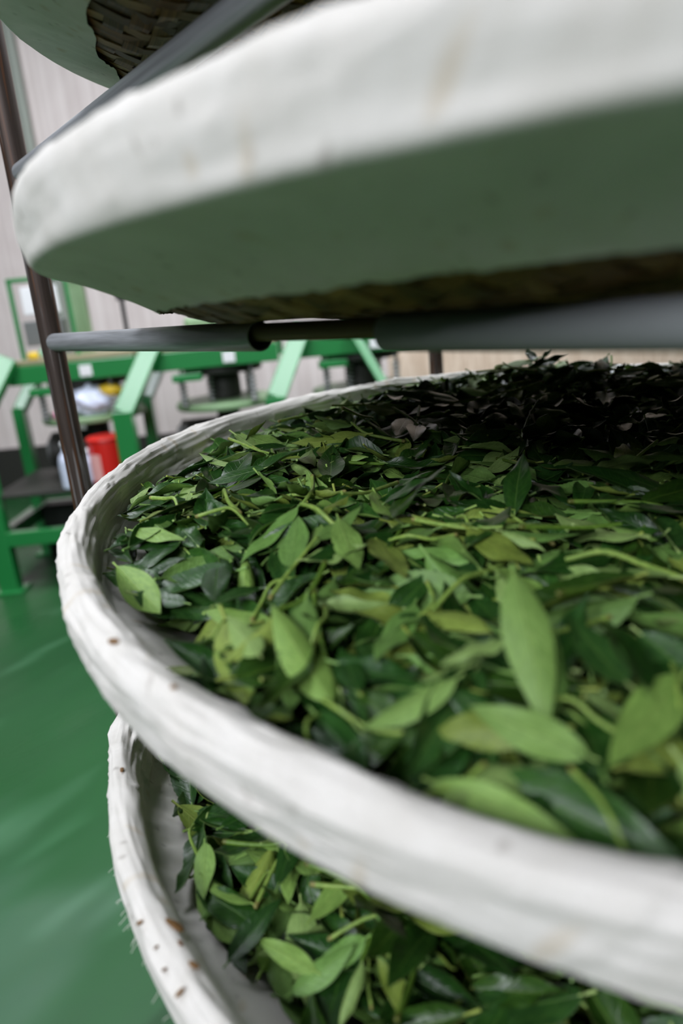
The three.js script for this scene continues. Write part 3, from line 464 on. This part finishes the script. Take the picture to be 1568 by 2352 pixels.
// ---------------------------------------------------------------- machines behind the rack
function spring(x, y0, y1, z, r, turns) { const pts = []; for (let i = 0; i <= turns * 12; i++) { const t = i / (turns * 12), a = i / 12 * 2 * Math.PI; pts.push(V(x + r * Math.cos(a), lerp(y0, y1, t), z + r * Math.sin(a))); } return new THREE.TubeGeometry(new THREE.CatmullRomCurve3(pts), turns * 12, 0.004, 6); }
function disc(r, h, x, y, z, seg = 40) { const g = new THREE.LatheGeometry([[0.001, 0], [r - 0.006, 0], [r, 0.006], [r, h - 0.006], [r - 0.006, h], [0.001, h]].map(([a, b]) => new THREE.Vector2(a, b)), seg); g.translate(x, y, z); return g; }
function machine(x, label, extra) {
  const g = group('tea_rolling_machine', label, 'machine', 'green tea rolling machines along the back wall'); g.position.set(x, 0, -2.9);
  const leg = (lx, lz, s, w, d) => mesh('leg', merge([box(w, 0.70, d, lx, 0.35, lz), bar(V(lx, 0.685, lz), V(lx + s * 0.12, 0.93, lz - 0.16), w, d), box(w + 0.05, 0.012, d + 0.05, lx, 0.006, lz)]), M.green, g);
  leg(0, 0, 1, 0.075, 0.06); leg(-0.02, -0.5, 1, 0.05, 0.06);
  if (extra === 'end') { leg(0.44, -0.72, -1, 0.035, 0.05); leg(0.44, 0.0, -1, 0.035, 0.05); }
  mesh('top_beam', box(0.52, 0.075, 0.05, 0.36, 0.860, -0.19), M.green, g); mesh('top_beam', box(0.52, 0.075, 0.05, 0.36, 0.860, -0.55), M.green, g);
  mesh('top_plate', box(0.50, 0.02, 0.40, 0.36, 0.908, -0.37), M.olive, g);
  const pl = mesh('label_plate', box(0.05, 0.045, 0.004, 0.42, 0.858, -0.162, 0.001), M.white, g); pl.userData.label = 'small white blank label plate';
  mesh('upper_disc', disc(0.17, 0.035, 0.36, 0.785, -0.37), M.dark, g); mesh('disc_bracket', box(0.12, 0.03, 0.05, 0.24, 0.79, -0.17), M.green, g);
  for (const [sx, sz] of [[0.21, -0.2], [0.31, -0.3], [0.50, -0.2], [0.45, -0.5]]) { mesh('spring', spring(sx, 0.672, 0.775, sz, 0.014, 6), M.steel, g); mesh('spring_bolt', cyl(0.007, V(sx, 0.66, sz), V(sx, 0.83, sz), 10), M.grey, g); }
  mesh('lower_disc', disc(0.22, 0.03, 0.36, 0.640, -0.37), M.greenPale, g); mesh('drum', disc(0.07, 0.10, 0.36, 0.675, -0.37), M.dark, g);
  mesh('pedestal', cyl(0.05, V(0.36, 0.0, -0.37), V(0.36, 0.645, -0.37), 24), M.dark, g);
  mesh('cross_bar', box(0.58, 0.06, 0.04, 0.28, 0.225, 0.0), M.green, g); mesh('cross_bar', box(0.58, 0.06, 0.04, 0.28, 0.225, -0.5), M.green, g); mesh('side_bar', box(0.05, 0.06, 0.52, 0.0, 0.225, -0.25), M.green, g);
  mesh('lower_shelf', box(0.56, 0.016, 0.50, 0.28, 0.40, -0.25), M.dark, g);
  const mo = mesh('motor', merge([cyl(0.085, V(0.14, 0.50, -0.42), V(0.36, 0.50, -0.42), 28), box(0.14, 0.05, 0.14, 0.25, 0.433, -0.42)]), M.dark, g); mesh('motor_cap', cyl(0.06, V(0.12, 0.50, -0.42), V(0.14, 0.50, -0.42), 24), M.grey, mo);
  mesh('dark_infill', box(0.54, 0.26, 0.10, 0.30, 0.13, -0.42, 0.02), M.black, g);  // black box filling the dark space under the machine table
  return g;
}
const mA = machine(-1.40, 'green rolling machine farthest from the wood-grain wall, with control box on top', 'box');
const mB = machine(-0.815, 'green rolling machine in the middle of the row with a black crank rod');
const mC = machine(-0.215, 'green rolling machine nearest the wood-grain wall with a splayed end leg', 'end');
{
  // control box and column on the first machine
  const f = [[-0.03, 0], [0.20, 0]].map(([x]) => box(0.018, 0.34, 0.018, 0.16 + x, 1.07, -0.3)); f.push(box(0.25, 0.018, 0.018, 0.245, 1.235, -0.3));
  mesh('control_frame', merge(f), M.green, mA); const b = mesh('control_box', box(0.16, 0.10, 0.06, 0.245, 1.02, -0.3), M.grey, mA); mesh('dial_plate', box(0.15, 0.11, 0.02, 0.245, 1.15, -0.3), M.white, b);
  mesh('press_column', box(0.07, 0.34, 0.05, 0.36, 1.08, -0.42), M.greenPale, mA); mesh('column_head', box(0.20, 0.03, 0.06, 0.42, 1.26, -0.42), M.olive, mA); mesh('press_knob', new THREE.SphereGeometry(0.045, 18, 12).translate(0.50, 1.215, -0.42), M.red, mA);
  mesh('lamp_button', disc(0.022, 0.03, 0.20, 0.918, -0.22, 20), M.yellow, mA);
  mesh('crank_rod', merge([cyl(0.010, V(-0.02, 0.92, -0.35), V(-0.02, 1.16, -0.35), 12), cyl(0.022, V(-0.02, 1.12, -0.35), V(-0.02, 1.2, -0.35), 16)]), M.black, mB);
  mesh('press_head', merge([box(0.26, 0.10, 0.2, 0.36, 0.975, -0.4, 0.02), cyl(0.03, V(0.30, 1.02, -0.4), V(0.30, 1.12, -0.4), 16)]), M.greenPale, mB);
}
{
  const can = group('paint_can', 'red round can with pale label on the machine shelf', 'can'); can.position.set(-0.915, 0.409, -2.96);
  mesh('body', disc(0.078, 0.18, 0, 0, 0, 36), M.red, can); mesh('lid', disc(0.081, 0.014, 0, 0.178, 0, 36), M.red, can);
  const lab = new THREE.CylinderGeometry(0.0788, 0.0788, 0.11, 24, 1, true, -1.9, 1.7); lab.translate(0, 0.075, 0); mesh('paper_label', lab, M.redPale, can);
  const bottle = (x, z, s, label) => { const g = group('plastic_bottle', label, 'bottle', 'plastic bottles on the machine shelf'); g.position.set(x, 0.409, z); g.scale.setScalar(s); mesh('body', new THREE.LatheGeometry([[0.001, 0], [0.034, 0], [0.036, 0.006], [0.036, 0.10], [0.030, 0.125], [0.014, 0.145], [0.014, 0.16]].map(([a, b]) => new THREE.Vector2(a, b)), 26), M.blueWhite, g); mesh('cap', disc(0.017, 0.024, 0, 0.158, 0, 20), M.white, g); return g; };
  bottle(-1.075, -2.93, 1.05, 'taller white plastic bottle left of the red can'); bottle(-1.02, -3.02, 0.75, 'shorter white plastic bottle beside the rusty post');
  const bag = group('paper_bag', 'crumpled white and yellow bag on the machine table', 'bag'); bag.position.set(-1.0, 0.671, -3.12);
  const bg = new THREE.SphereGeometry(0.075, 28, 20), p = bg.attributes.position; for (let i = 0; i < p.count; i++) { const k = 1 + 0.22 * noise(p.getX(i) * 18, p.getY(i) * 18, p.getZ(i) * 18); p.setXYZ(i, p.getX(i) * k * 1.15, Math.max(0, p.getY(i) * k * 0.9 + 0.06), p.getZ(i) * k * 0.8); } bg.computeVertexNormals(); mesh('body', bg, M.blueWhite, bag);
  const yg = new THREE.SphereGeometry(0.04, 20, 14), yp = yg.attributes.position; for (let i = 0; i < yp.count; i++) { const k = 1 + 0.25 * noise(yp.getX(i) * 30, yp.getY(i) * 30, 3); yp.setXYZ(i, yp.getX(i) * k * 1.2 + 0.085, yp.getY(i) * k * 0.8 + 0.095, yp.getZ(i) * k); } yg.computeVertexNormals(); mesh('folded_top', yg, M.yellow, bag);
  const rag = mesh('pink_cloth_ball', (() => { const s = new THREE.SphereGeometry(0.03, 18, 12), q = s.attributes.position; for (let i = 0; i < q.count; i++) { const k = 1 + 0.2 * noise(q.getX(i) * 40, q.getY(i) * 40, q.getZ(i) * 40); q.setXYZ(i, q.getX(i) * k, q.getY(i) * k * 0.8, q.getZ(i) * k); } s.computeVertexNormals(); return s; })(), M.pink, scene); rag.position.set(-1.10, 0.692, -3.02); tag(rag, 'small crumpled pink cloth on the first machine table', 'cloth');
}

shade(scene);
renderer.render(scene, camera);
